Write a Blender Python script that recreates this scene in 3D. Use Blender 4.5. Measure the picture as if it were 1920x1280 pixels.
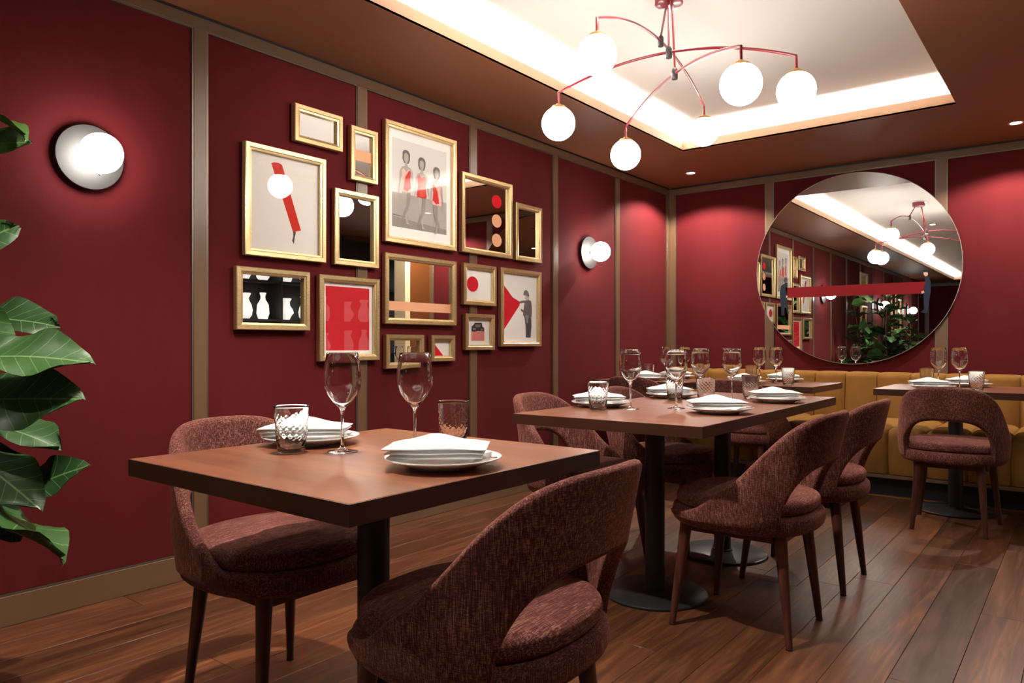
import bpy, bmesh, math, random
from math import sin, cos, pi, sqrt, radians
from mathutils import Vector, Matrix
random.seed(7)
for o in list(bpy.data.objects): bpy.data.objects.remove(o)
S = bpy.context.scene
C = S.collection

# ------------------------------------------------------------------ camera
F_PX, CX_PX, HY_PX = 1380.0, 960.0, 645.0
TH = math.atan2(1082, 1380.0)
SN, CS = sin(TH), cos(TH)
CH = 1.02                      # camera height
CW = 3.016 * CH                # distance of the camera from the left wall (x = 0)
cam_d = bpy.data.cameras.new('camera'); cam = bpy.data.objects.new('camera', cam_d); C.objects.link(cam)
cam.location = (CW, 0, CH); cam.rotation_euler = (pi/2, 0, TH)
cam_d.sensor_width = 36; cam_d.lens = 36*F_PX/1920; cam_d.shift_y = (HY_PX-640)/1920
cam_d.clip_start = 0.02
S.camera = cam
S.view_settings.view_transform = 'Standard'; S.view_settings.look = 'None'
S.view_settings.gamma = 1; S.view_settings.use_curve_mapping = False
S.view_settings.exposure = 0.85
w = bpy.data.worlds.new('world'); S.world = w; w.use_nodes = True
w.node_tree.nodes['Background'].inputs[0].default_value = (1, .86, .74, 1)
w.node_tree.nodes['Background'].inputs[1].default_value = 0.06

def _d(px, py):
    u = (px-CX_PX)/F_PX; v = (HY_PX-py)/F_PX
    return (-SN+u*CS, CS+u*SN, v)
def on_z(px, py, z):           # pixel -> point on the horizontal plane at height z
    a = _d(px, py); t = (z-CH)/a[2]; return (a[0]*t+CW, a[1]*t)
def on_left(px, py, off=0.0):  # pixel -> (y, z) on the left wall
    a = _d(px, py); t = (off-CW)/a[0]; return (a[1]*t, a[2]*t+CH)
def on_back(px, py, D):        # pixel -> (x, z) on a plane y = D
    a = _d(px, py); t = D/a[1]; return (a[0]*t+CW, a[2]*t+CH)
def at_x(px, py, x):
    a = _d(px, py); t = (x-CW)/a[0]; return Vector((x, a[1]*t, a[2]*t+CH))

ZC = 2.47        # soffit
ZT = 2.63        # tray ceiling
DB = 6.31        # back wall plane
TT = 0.748       # table height
# ------------------------------------------------------------------ light helpers
def spot(name, loc, power, angle, blend=.6, col=(1, .9, .78), size=.03, parent=None, tilt=(0, 0)):
    l = bpy.data.lights.new(name, 'SPOT'); l.energy = power; l.spot_size = radians(angle); l.spot_blend = blend
    l.color = col; l.shadow_soft_size = size
    o = bpy.data.objects.new(name, l); C.objects.link(o); o.location = loc; o.rotation_euler = (tilt[0], tilt[1], 0)
    if parent: o.parent = parent
    return o
def area(name, loc, rot, sx, sy, power, col=(1, .97, .94), parent=None):
    l = bpy.data.lights.new(name, 'AREA'); l.shape = 'RECTANGLE'; l.size = sx; l.size_y = sy; l.energy = power; l.color = col
    o = bpy.data.objects.new(name, l); C.objects.link(o); o.location = loc; o.rotation_euler = rot
    if parent: o.parent = parent
    return o

# ------------------------------------------------------------------ materials
def srgb(r, g, b):
    f = lambda c: ((c/255+.055)/1.055)**2.4 if c > 10 else c/255/12.92
    return (f(r), f(g), f(b), 1)
def mat(name, col=(.5, .5, .5, 1), rough=.5, metal=0, sheen=0, spec=.5, emit=None, est=0, coat=0, sheen_col=None):
    m = bpy.data.materials.new(name); m.use_nodes = True
    b = m.node_tree.nodes['Principled BSDF']
    b.inputs['Base Color'].default_value = col; b.inputs['Roughness'].default_value = rough
    b.inputs['Metallic'].default_value = metal; b.inputs['Specular IOR Level'].default_value = spec
    b.inputs['Sheen Weight'].default_value = sheen; b.inputs['Coat Weight'].default_value = coat
    if sheen_col: b.inputs['Sheen Tint'].default_value = sheen_col
    if emit: b.inputs['Emission Color'].default_value = emit; b.inputs['Emission Strength'].default_value = est
    return m
class NT:
    def __init__(s, m): s.m = m; s.t = m.node_tree; s.b = s.t.nodes['Principled BSDF']
    def n(s, typ, **kw):
        x = s.t.nodes.new(typ)
        for k, v in kw.items():
            if k in ('op',): x.operation = v
            elif hasattr(x, k) and not k[0].isupper(): setattr(x, k, v)
            else: x.inputs[k].default_value = v
        return x
    def l(s, a, b): s.t.links.new(a, b)
    def coords(s, scale=(1, 1, 1), kind='Object', rot=(0, 0, 0), rnd=False):
        tc = s.n('ShaderNodeTexCoord'); mp = s.n('ShaderNodeMapping')
        mp.inputs['Scale'].default_value = scale; mp.inputs['Rotation'].default_value = rot
        s.l(tc.outputs[kind], mp.inputs['Vector'])
        if rnd:
            oi = s.n('ShaderNodeObjectInfo'); mu = s.n('ShaderNodeMath', op='MULTIPLY'); mu.inputs[1].default_value = 50
            s.l(oi.outputs['Random'], mu.inputs[0]); s.l(mu.outputs[0], mp.inputs['Location'])
        return mp.outputs[0]
    def noise(s, vec, scale=5, detail=4, rough=.55, dist=0):
        x = s.n('ShaderNodeTexNoise'); x.inputs['Scale'].default_value = scale; x.inputs['Detail'].default_value = detail
        x.inputs['Roughness'].default_value = rough; x.inputs['Distortion'].default_value = dist
        s.l(vec, x.inputs['Vector']); return x.outputs['Fac']
    def ramp(s, fac, stops):
        x = s.n('ShaderNodeValToRGB'); e = x.color_ramp.elements
        while len(e) < len(stops): e.new(.5)
        for q, (p, c) in zip(e, stops): q.position = p; q.color = c
        s.l(fac, x.inputs['Fac']); return x.outputs['Color']
    def mix(s, fac, a, b, mode='MIX'):
        x = s.n('ShaderNodeMix'); x.data_type = 'RGBA'; x.blend_type = mode
        for sock, v in ((x.inputs[0], fac), (x.inputs[6], a), (x.inputs[7], b)):
            if hasattr(v, 'links'): s.l(v, sock)
            else: sock.default_value = v
        return x.outputs[2]
    def bump(s, h, strength=.2, dist=.01):
        x = s.n('ShaderNodeBump'); x.inputs['Strength'].default_value = strength; x.inputs['Distance'].default_value = dist
        s.l(h, x.inputs['Height']); s.l(x.outputs['Normal'], s.b.inputs['Normal'])
    def base(s, c): s.l(c, s.b.inputs['Base Color'])

def velvet(name, a, b, sheen, scol, scale=3.0, rough=.85):
    m = mat(name, a, rough, sheen=sheen, spec=.15, sheen_col=scol); t = NT(m)
    v = t.coords((1, 1, .35)); n1 = t.noise(v, scale, 5, .6)
    n2 = t.noise(t.coords((1, 1, 1)), 260, 2)
    f = t.mix(.25, n1, n2)
    t.base(t.ramp(f, [(.3, a), (.72, b)])); t.bump(n2, .25, .002); m.node_tree.nodes['Principled BSDF'].inputs['Sheen Roughness'].default_value = .4
    return m
M = {}
M['red'] = velvet('red_velvet', srgb(80, 19, 23), srgb(95, 24, 29), .10, srgb(255, 150, 140))
M['mustard'] = velvet('mustard_velvet', srgb(122, 84, 36), srgb(146, 102, 48), .22, srgb(255, 215, 130), 8, .75)
M['trim'] = mat('bronze_brown_trim', srgb(108, 82, 60), .3, spec=.5)
M['edging'] = mat('brushed_bronze_edging', srgb(120, 108, 96), .38, .75)
M['soffit'] = mat('brown_soffit_paint', srgb(128, 79, 53), .5, spec=.25)
M['lip'] = mat('tan_cove_lip', srgb(176, 138, 108), .6)
M['white_ceiling'] = mat('white_ceiling', srgb(226, 222, 216), .9)
M['brown_wall'] = mat('brown_side_wall', srgb(112, 64, 26), .5)
M['cream'] = mat('cream_trim', srgb(225, 205, 165), .6)
M['black'] = mat('black_powder_coat', srgb(30, 31, 33), .42, .0, spec=.5)
M['navy'] = mat('dark_plinth', srgb(20, 20, 30), .5)
M['brass'] = mat('brass', srgb(205, 160, 90), .3, 1)
M['led'] = mat('led_strip', (1, 1, 1, 1), .5, emit=(1, .93, .85, 1), est=6)
M['globe'] = mat('opal_globe', (1, .97, .9, 1), .4, emit=(1, .93, .85, 1), est=22)
M['sconce_globe'] = mat('opal_sconce_globe', (1, .97, .9, 1), .4, emit=(1, .93, .85, 1), est=20)
M['lens'] = mat('downlight_lens', (1, 1, 1, 1), .4, emit=(1, .9, .75, 1), est=25)
M['arm'] = mat('oxblood_metal', srgb(120, 12, 30), .35, .0, spec=.6, coat=.3)
M['joint'] = mat('gunmetal', srgb(90, 90, 92), .35, .9)
M['dish'] = mat('silver_dish', srgb(50, 48, 47), .55, .0)
M['chrome'] = mat('steel', (.75, .75, .76, 1), .18, 1)
M['mirror'] = mat('mirror_glass', (.86, .87, .86, 1), .0, 1)
M['china'] = mat('white_china', srgb(240, 240, 240), .12, spec=.5)
M['ring'] = mat('white_trim_ring', srgb(200, 170, 150), .5)
M['grey_edge'] = mat('mirror_edge', srgb(150, 140, 130), .35, .7)
M['dark_shelf'] = mat('black_shelf', srgb(38, 36, 36), .45)
M['self_lit_vase'] = mat('self_lit_vase', srgb(245, 245, 240), .35, emit=(1, .97, .92, 1), est=.45)  # plain white vases; the weak emission paints on their lit look
M['curtain'] = mat('pale_curtain', srgb(215, 200, 160), .9)
M['pot'] = mat('dark_planter', srgb(40, 36, 34), .6)
M['soil'] = mat('soil', srgb(50, 36, 26), .95)

def m_linen():
    m = mat('white_linen', srgb(226, 226, 226), .9, sheen=.2, spec=.1); t = NT(m)
    t.bump(t.noise(t.coords((1, 1, 1)), 400, 2), .15, .001); return m
M['linen'] = m_linen()
def m_gold():
    m = mat('gold_frame', srgb(222, 184, 110), .36, .9); t = NT(m)
    n = t.noise(t.coords((8, 40, 40), rnd=True), 6, 4)
    t.base(t.ramp(n, [(.3, srgb(206, 176, 122)), (.7, srgb(232, 208, 160))])); return m
M['gold'] = m_gold()
def m_floor(name, planks=False):
    m = mat(name, srgb(100, 60, 36), .34, spec=.45); t = NT(m)
    if planks:
        br = t.n('ShaderNodeTexBrick'); br.inputs['Scale'].default_value = 1; br.inputs['Brick Width'].default_value = 1.3
        br.inputs['Row Height'].default_value = .162; br.inputs['Mortar Size'].default_value = .001
        br.inputs['Color1'].default_value = (.2, .2, .2, 1); br.inputs['Color2'].default_value = (.9, .9, .9, 1)
        t.l(t.coords((1, 1, 1), rot=(0, 0, pi/2)), br.inputs['Vector']); rnd = br.outputs['Color']
        v = t.coords((1, .06, 1))
    else:
        oi = t.n('ShaderNodeObjectInfo'); rnd = oi.outputs['Random']
        v = t.coords((1, .07, 1), rnd=True)
    g = t.noise(v, 34, 6, .6, 1.6); g2 = t.noise(v, 6, 3, .5, 2.5)
    col = t.ramp(g, [(.30, srgb(52, 31, 22)), (.5, srgb(92, 58, 39)), (.72, srgb(146, 97, 62))])
    col2 = t.ramp(g2, [(.35, srgb(70, 38, 24)), (.62, srgb(108, 64, 38)), (.85, srgb(168, 108, 58))])
    c = t.mix(.5, col, col2)
    tint = t.ramp(rnd, [(0, (.52, .49, .47, 1)), (.45, (.8, .78, .76, 1)), (1, (1.15, 1.04, .92, 1))])
    t.base(t.mix(1, c, tint, 'MULTIPLY')); t.bump(g, .06, .002)
    rr = t.n('ShaderNodeMapRange'); rr.inputs['To Min'].default_value = .3; rr.inputs['To Max'].default_value = .46
    t.l(g2, rr.inputs[0]); t.l(rr.outputs[0], t.b.inputs['Roughness'])
    return m
M['plank'] = m_floor('walnut_plank'); M['floor'] = m_floor('walnut_floor', True)
def m_table():
    m = mat('walnut_table', srgb(92, 52, 34), .33, spec=.5); t = NT(m)
    v = t.coords((.09, 1, 1), rnd=True)
    g = t.noise(v, 30, 6, .6, 1.2); g2 = t.noise(v, 5, 3, .5, 2)
    c = t.mix(.5, t.ramp(g, [(.3, srgb(82, 43, 27)), (.75, srgb(138, 82, 52))]), t.ramp(g2, [(.3, srgb(92, 49, 31)), (.8, srgb(146, 88, 56))]))
    t.base(c); t.bump(g, .05, .001); return m
M['table'] = m_table(); M['edge_wood'] = mat('darker_table_edge', srgb(64, 37, 27), .3)
def m_leg():
    m = mat('dark_walnut_leg', srgb(70, 38, 30), .35); t = NT(m)
    g = t.noise(t.coords((1, 1, .08), rnd=True), 60, 4)
    t.base(t.ramp(g, [(.3, srgb(58, 30, 24)), (.75, srgb(92, 52, 40))])); return m
M['leg'] = m_leg()
def m_fabric(name, s1, s2):
    m = mat(name, srgb(80, 36, 36), .9, sheen=.25, spec=.1, sheen_col=srgb(230, 150, 130)); t = NT(m)
    a = t.noise(t.coords(s1, rnd=True), 1, 3, .6); b = t.noise(t.coords(s2, rnd=True), 1, 2, .6)
    big = t.noise(t.coords((6, 6, 6), rnd=True), 1, 3)
    f = t.mix(.38, a, b); f = t.mix(.16, f, big)
    t.base(t.ramp(f, [(.36, srgb(42, 22, 22)), (.5, srgb(86, 46, 44)), (.65, srgb(164, 116, 100))]))
    t.bump(f, .5, .003)
    return m
M['fabric_up'] = m_fabric('chenille_upright', (430, 430, 26), (95, 95, 560))
M['fabric_seat'] = m_fabric('chenille_seat', (26, 430, 430), (560, 95, 95))
def m_leaf():
    m = mat('fig_leaf', srgb(40, 90, 36), .38, spec=.5); t = NT(m)
    tc = t.n('ShaderNodeTexCoord'); sx = t.n('ShaderNodeSeparateXYZ'); t.l(tc.outputs['Object'], sx.inputs[0])
    ab = t.n('ShaderNodeMath', op='ABSOLUTE'); t.l(sx.outputs['X'], ab.inputs[0])
    mr = t.n('ShaderNodeMath', op='LESS_THAN'); t.l(ab.outputs[0], mr.inputs[0]); mr.inputs[1].default_value = .0022
    k = t.n('ShaderNodeMath', op='MULTIPLY_ADD'); t.l(ab.outputs[0], k.inputs[0]); k.inputs[1].default_value = -.75; t.l(sx.outputs['Y'], k.inputs[2])
    fr = t.n('ShaderNodeMath', op='PINGPONG'); t.l(k.outputs[0], fr.inputs[0]); fr.inputs[1].default_value = .017
    ve = t.n('ShaderNodeMath', op='LESS_THAN'); t.l(fr.outputs[0], ve.inputs[0]); ve.inputs[1].default_value = .0007
    mx = t.n('ShaderNodeMath', op='MAXIMUM'); t.l(mr.outputs[0], mx.inputs[0]); t.l(ve.outputs[0], mx.inputs[1])
    oi = t.n('ShaderNodeObjectInfo')
    g = t.ramp(oi.outputs['Random'], [(0, srgb(30, 56, 32)), (.6, srgb(48, 84, 44)), (1, srgb(84, 128, 52))])
    g = t.mix(t.noise(t.coords((30, 30, 30), rnd=True), 1, 3), g, srgb(48, 80, 40))
    t.base(t.mix(mx.outputs[0], g, srgb(104, 136, 86)))
    t.bump(fr.outputs[0], .5, .02)
    return m
M['leaf'] = m_leaf()
M['stem'] = mat('fig_stem', srgb(86, 66, 44), .8)
def m_glass():
    m = bpy.data.materials.new('clear_glass'); m.use_nodes = True; t = m.node_tree; t.nodes.clear()
    o = t.nodes.new('ShaderNodeOutputMaterial'); g = t.nodes.new('ShaderNodeBsdfGlass'); g.inputs['IOR'].default_value = 1.48
    g.inputs['Roughness'].default_value = 0; g.inputs['Color'].default_value = (.98, .985, .98, 1)
    t.links.new(g.outputs[0], o.inputs[0]); return m
M['glass'] = m_glass()
def m_pane():
    m = bpy.data.materials.new('picture_glass'); m.use_nodes = True; t = m.node_tree; t.nodes.clear()
    o = t.nodes.new('ShaderNodeOutputMaterial'); mx = t.nodes.new('ShaderNodeMixShader'); f = t.nodes.new('ShaderNodeLayerWeight')
    tr = t.nodes.new('ShaderNodeBsdfTransparent'); gl = t.nodes.new('ShaderNodeBsdfGlossy'); gl.inputs['Roughness'].default_value = .0
    lw = f; pw = t.nodes.new('ShaderNodeMath'); pw.operation = 'POWER'; pw.inputs[1].default_value = 5
    ma = t.nodes.new('ShaderNodeMath'); ma.operation = 'MULTIPLY_ADD'; ma.inputs[1].default_value = .9; ma.inputs[2].default_value = .035
    lw.inputs['Blend'].default_value = .5
    t.links.new(lw.outputs['Facing'], pw.inputs[0]); t.links.new(pw.outputs[0], ma.inputs[0]); t.links.new(ma.outputs[0], mx.inputs[0]); t.links.new(tr.outputs[0], mx.inputs[1]); t.links.new(gl.outputs[0], mx.inputs[2])
    t.links.new(mx.outputs[0], o.inputs[0]); return m
M['pane'] = m_pane()
_ink = {}
def ink(r, g, b):
    k = (r, g, b)
    if k not in _ink: _ink[k] = mat('print_ink', srgb(r, g, b), .75, spec=.2)
    return _ink[k]

# ------------------------------------------------------------------ mesh helpers
def mesh(name, verts, faces, smooth=False, mats=None, midx=None):
    me = bpy.data.meshes.new(name); me.from_pydata([tuple(v) for v in verts], [], faces)
    if mats:
        for m in mats: me.materials.append(m)
    if midx: me.polygons.foreach_set('material_index', midx)
    if smooth is True: me.polygons.foreach_set('use_smooth', [True]*len(me.polygons))
    me.update(); return me
def link(name, me, parent=None, loc=(0, 0, 0), rot=(0, 0, 0), scale=None):
    o = bpy.data.objects.new(name, me); C.objects.link(o); o.location = loc; o.rotation_euler = rot
    if scale: o.scale = scale
    if parent: o.parent = parent
    return o
def tag(o, label, cat, group=None):
    o['label'] = label; o['category'] = cat
    if group: o['group'] = group
    return o
def thing(name, label, cat, loc=(0, 0, 0), rotz=0, group=None):
    o = bpy.data.objects.new(name, None); C.objects.link(o); o.location = loc; o.rotation_euler = (0, 0, rotz); o.empty_display_size = .1
    return tag(o, label, cat, group)
def struct(o): o['kind'] = 'structure'; return o
def dup(root, loc, rotz, label, group=None):
    r = root.copy(); C.objects.link(r); r.location = loc; r.rotation_euler = (0, 0, rotz); r['label'] = label
    if group: r['group'] = group
    for ch in list(root.children):
        c = ch.copy(); C.objects.link(c); c.parent = r
        for g in list(ch.children):
            e = g.copy(); C.objects.link(e); e.parent = c
    return r
def finish(bm, m, smooth=None, bevel=0, seg=2):
    if bevel: bmesh.ops.bevel(bm, geom=bm.edges[:], offset=bevel, segments=seg, affect='EDGES', profile=.5)
    me = bpy.data.meshes.new('part'); bm.to_mesh(me); bm.free(); me.materials.append(m)
    if smooth or (smooth is None and bevel):
        me.polygons.foreach_set('use_smooth', [True]*len(me.polygons)); me.set_sharp_from_angle(angle=radians(38))
    return me
def box(x0, x1, y0, y1, z0, z1, m, bevel=0, seg=2):
    bm = bmesh.new(); bmesh.ops.create_cube(bm, size=1)
    for v in bm.verts: v.co = ((x0+x1)/2+v.co.x*(x1-x0), (y0+y1)/2+v.co.y*(y1-y0), (z0+z1)/2+v.co.z*(z1-z0))
    return finish(bm, m, bevel=bevel, seg=seg)
def lathe(prof, n, m, smooth=True, disp=None, sharp=40):
    V, Fc = [], []; k = len(prof)
    for i in range(n):
        a = 2*pi*i/n
        for j, (r, z) in enumerate(prof):
            if disp: r = disp(a, z, r, j)
            V.append((r*cos(a), r*sin(a), z))
    for i in range(n):
        i2 = (i+1) % n
        for j in range(k-1):
            Fc.append((i*k+j, i2*k+j, i2*k+j+1, i*k+j+1))
    me = mesh('lathe', V, Fc, smooth, [m])
    bm = bmesh.new(); bm.from_mesh(me); bmesh.ops.remove_doubles(bm, verts=bm.verts, dist=1e-6)
    bmesh.ops.dissolve_degenerate(bm, edges=bm.edges, dist=1e-6)
    bmesh.ops.recalc_face_normals(bm, faces=bm.faces); bm.to_mesh(me); bm.free()
    if smooth: me.polygons.foreach_set('use_smooth', [True]*len(me.polygons)); me.set_sharp_from_angle(angle=radians(sharp))
    return me
def tube(pts, rad, m, n=10, caps=True):
    pts = [Vector(p) for p in pts]; V, Fc = [], []; K = len(pts)
    if not hasattr(rad, '__len__'): rad = [rad]*K
    up = Vector((0, 0, 1))
    t0 = (pts[1]-pts[0]).normalized()
    nrm = t0.orthogonal().normalized()
    for i, p in enumerate(pts):
        t = ((pts[min(i+1, K-1)]-p)+(p-pts[max(i-1, 0)])).normalized()
        nrm = (nrm-t*nrm.dot(t)).normalized(); b = t.cross(nrm)
        for j in range(n):
            a = 2*pi*j/n; V.append(p+(nrm*cos(a)+b*sin(a))*rad[i])
    for i in range(K-1):
        for j in range(n):
            j2 = (j+1) % n; Fc.append((i*n+j, i*n+j2, (i+1)*n+j2, (i+1)*n+j))
    if caps: Fc.append(tuple(range(n-1, -1, -1))); Fc.append(tuple((K-1)*n+j for j in range(n)))
    me = mesh('tube', V, Fc, True, [m]); me.set_sharp_from_angle(angle=radians(50)); return me
def loft(rings, m, cap0=True, cap1=True, closed=True, sharp=60):
    n = len(rings[0]); V = [p for r in rings for p in r]; Fc = []
    for i in range(len(rings)-1):
        for j in range(n if closed else n-1):
            j2 = (j+1) % n; Fc.append((i*n+j, i*n+j2, (i+1)*n+j2, (i+1)*n+j))
    if cap0: Fc.append(tuple(range(n-1, -1, -1)))
    if cap1: Fc.append(tuple((len(rings)-1)*n+j for j in range(n)))
    me = mesh('loft', V, Fc, True, [m])
    bm = bmesh.new(); bm.from_mesh(me); bmesh.ops.recalc_face_normals(bm, faces=bm.faces); bm.to_mesh(me); bm.free()
    me.polygons.foreach_set('use_smooth', [True]*len(me.polygons)); me.set_sharp_from_angle(angle=radians(sharp)); return me
def join_meshes(mes, m):
    bm = bmesh.new()
    for q in mes: bm.from_mesh(q)
    me = bpy.data.meshes.new('joined'); bm.to_mesh(me); bm.free(); me.materials.append(m)
    return me
def interp(x, xs, ys):
    if x <= xs[0]: return ys[0]
    for i in range(len(xs)-1):
        if x <= xs[i+1]:
            h = xs[i+1]-xs[i]; t = (x-xs[i])/h
            m0 = (ys[i+1]-ys[i-1])/(xs[i+1]-xs[i-1]) if i else 0.0
            m1 = (ys[i+2]-ys[i])/(xs[i+2]-xs[i]) if i+2 < len(xs) else 0.0
            return (2*t**3-3*t*t+1)*ys[i]+(t**3-2*t*t+t)*h*m0+(-2*t**3+3*t*t)*ys[i+1]+(t**3-t*t)*h*m1
    return ys[-1]
# ================================================================== STRUCTURE
YN = -7.4; XR = 4.75; YF = 8.4
fl = struct(link('floor', box(-.1, XR+.1, YN-.1, YF+.1, -.06, -.012, M['floor'])))
# floor boards, nearest part one by one
PW = .162
plank_mesh = {}
def plank(L):
    L = round(L, 2)
    if L not in plank_mesh: plank_mesh[L] = box(0, PW-.0012, 0, L-.0015, -.0118, 0, M['plank'], .0009, 1)
    return plank_mesh[L]
row = 0; x = 0.0
while x < 4.7:
    y = -.9-random.random()*1.0 if x < 3.4 else -1.5
    while y < DB:
        L = random.choice([.9, 1.1, 1.3, 1.5, 1.7, 1.9]) if x < 3.3 else 2.4
        L = min(L, 6.5-y) if 6.5-y > .4 else L
        L = min(L, 8.3-y)
        link('floor_plank', plank(L), fl, (x, y, 0)); y += round(L, 2)
    x += PW; row += 1
rest = link('floor_board_field', box(0, XR, YN, -1.9, -.0118, -.0005, M['floor']), fl); rest['kind'] = 'stuff'

def paneled_wall(name, length, stiles, transform, h=ZC, z_rail=2.406, z_base=.108, start=0.0, z_bottom=0.0):
    """local x along the wall, local y out into the room, face of the trim at y=0"""
    w0 = struct(link(name, box(start, length, -.12, -.0145, 0, h, M['trim'])))
    w0.matrix_world = transform
    link('top_rail', box(start, length, -.0145, 0, z_rail, h-.014, M['trim'], .0015, 1), w0)
    link('shadow_gap', box(start, length, -.0145, -.010, h-.0138, h, M['navy']), w0)
    link('skirting', box(start, length, -.0145, 0, 0, z_base, M['trim'], .0015, 1), w0)
    ps = stiles
    for a, b in ps:
        link('stile', box(a, b, -.0145, 0, z_base+.0002, z_rail-.0002, M['trim'], .001, 1), w0)
    edges = sorted(ps)
    for i in range(len(edges)-1):
        a, b = edges[i][1], edges[i+1][0]
        if b-a < .05: continue
        link('wall_panel', box(a+.008, b-.008, -.0142, -.009, z_base+.008, z_rail-.008, M['red'], .002, 1), w0)
        e = .0078
        bm = bmesh.new()
        for (x0, x1, z0, z1) in ((a, a+e, z_base, z_rail), (b-e, b, z_base, z_rail), (a+e, b-e, z_base, z_base+e), (a+e, b-e, z_rail-e, z_rail)):
            q = bmesh.ops.create_cube(bm, size=1)
            for v in q['verts']: v.co = ((x0+x1)/2+v.co.x*(x1-x0), -.008+v.co.y*.011, (z0+z1)/2+v.co.z*(z1-z0))
        link('panel_edging', finish(bm, M['edging']), w0)
    return w0
# left wall: local x -> world +y, local y -> world +x  (a mirror-free rotation needs x->-y ; use start at far end)
ml = Matrix(((0, 1, 0, 0), (-1, 0, 0, DB), (0, 0, 1, 0), (0, 0, 0, 1)))      # local x runs towards -y
sy = [(1.673, 1.733), (2.588, 2.648), (3.498, 3.558), (4.416, 4.472), (5.321, 5.378), (6.25, DB)]
k = 1
while 1.673-.912*k > YN+.1: sy.append((1.673-.912*k, 1.733-.912*k)); k += 1
sy.append((YN, YN+.06))
paneled_wall('wall_left', DB-YN, sorted([(DB-b, DB-a) for a, b in sy]), ml)
mb = Matrix(((-1, 0, 0, 3.3), (0, -1, 0, DB), (0, 0, 1, 0), (0, 0, 0, 1)))
sx = [(0.0, .055), (.893, .955), (2.172, 2.242), (3.08, 3.3)]
paneled_wall('wall_back', 3.3, sorted([(3.3-b, 3.3-a) for a, b in sx]), mb)
mn = Matrix(((1, 0, 0, 0), (0, 1, 0, YN), (0, 0, 1, 0), (0, 0, 0, 1)))
paneled_wall('wall_end', XR, [(0, .06), (.93, .99), (1.86, 1.92), (2.8, 2.86), (3.74, 3.8), (XR-.06, XR)], mn)
# side pier on the right of the back wall and the room beyond
struct(link('wall_pier', box(3.14, 3.30, 5.98, DB-.001, 0, ZC-.001, M['brown_wall'], .002, 1)))
struct(link('trim_1', box(3.125, 3.31, 5.90, 5.979, 0, 2.2, M['cream'], .003, 1)))
struct(link('wall_beyond', box(3.302, XR, YF, YF+.1, 0, ZC, M['curtain'])))
struct(link('wall_return', box(3.16, 3.30, DB+.125, YF, 0, ZC, M['brown_wall'])))
struct(link('wall_right', box(XR, XR+.1, YN, YF, 0, ZC, M['brown_wall'])))

# ceiling with light tray
X0, X1, Y1, Y0 = .67, 2.445, 5.155, -6.7
REC = .17
def plate_with_hole(ox0, ox1, oy0, oy1, ix0, ix1, iy0, iy1, z0, z1, m):
    bm = bmesh.new()
    for (a, b, c_, d_) in ((ox0, ix0, oy0, oy1), (ix1, ox1, oy0, oy1), (ix0, ix1, oy0, iy0), (ix0, ix1, iy1, oy1)):
        q = bmesh.ops.create_cube(bm, size=1)
        for v in q['verts']: v.co = ((a+b)/2+v.co.x*(b-a), (c_+d_)/2+v.co.y*(d_-c_), (z0+z1)/2+v.co.z*(z1-z0))
    return finish(bm, m)
ce = struct(link('ceiling', plate_with_hole(-.12, XR+.1, YN-.12, YF+.1, X0, X1, Y0, Y1, ZC, ZC+.012, M['soffit'])))
link('cove_lip', plate_with_hole(X0-.018, X1+.018, Y0-.018, Y1+.018, X0, X1, Y0, Y1, ZC+.0005, ZC+.07, M['lip']), ce)
link('cove_wall', plate_with_hole(X0-REC-.02, X1+REC+.02, Y0-REC-.02, Y1+REC+.02, X0-REC, X1+REC, Y0-REC, Y1+REC, ZC+.0125, ZT, M['white_ceiling']), ce)
link('tray_panel', box(X0-REC-.02, X1+REC+.02, Y0-REC-.02, Y1+REC+.02, ZT, ZT+.03, M['white_ceiling']), ce)
zl = ZC+.03
link('led_strip', box(X0-.075, X0-.055, Y0, Y1-.02, zl-.006, zl, M['led']), ce)
link('led_strip', box(X0, X1, Y1+.055, Y1+.075, zl-.006, zl, M['led']), ce)
area('cove_light_side', (X0-.08, (Y0+Y1)/2, zl+.008), (pi, 0, 0), .03, Y1-Y0, 125, parent=None)
area('cove_light_far', ((X0+X1)/2, Y1+.08, zl+.008), (pi, 0, 0), X1-X0, .03, 24, parent=None)

# ================================================================== LIGHT FITTINGS
def downlight(x, y, z, label, power, angle=95, blend=.5, col=(1, .9, .78), tilt=(0, 0), size=.03, aim=None):
    t = thing('downlight', label, 'downlight', (x, y, z), 0, 'recessed ceiling downlights')
    link('trim_ring', lathe([(.032, -.0005), (.045, -.0008), (.0465, -.003), (.044, -.005), (.034, -.004), (.032, -.0005)], 32, M['ring']), t)
    link('lens', lathe([(0, -.0012), (.0325, -.0012), (.0325, -.0004), (0, -.0004)], 32, M['lens']), t)
    o = spot('downlight_beam', (0, 0, -.012), power, angle, blend, col, size, t, tilt)
    if aim: o.rotation_euler = (Vector(aim)-Vector((x, y, z))).to_track_quat('-Z', 'Y').to_euler()
downlight(.421, 5.84, ZC, 'round recessed downlight in the brown ceiling at the wall corner', 85, 138, .3)
downlight(2.70, 5.83, ZC, 'round recessed downlight in the brown ceiling beside the round mirror', 80, 138, .3)
downlight(1.42, 1.28, ZT, 'recessed downlight in the white ceiling tray over the square table', 155, 110)
downlight(1.60, 3.1, ZT, 'recessed downlight in the white ceiling tray over the long table', 80, 100)
downlight(1.85, 2.45, ZT, 'added unseen downlight in the white ceiling tray aimed at the picture wall', 55, 75, 1.0, aim=(0, 2.75, 1.55))  # added out of view to brighten the prints
downlight(1.3, -.15, ZT, 'added unseen downlight in the white ceiling tray near the planter', 26, 90)  # extra lamp put here to lift the fig leaves in the mirror
downlight(1.55, -3.8, ZT, 'recessed downlight in the white ceiling tray towards the end wall', 20, 80)
downlight(3.55, 1.2, ZC, 'recessed downlight in the brown ceiling outside the ceiling tray', 20, 100)
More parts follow.
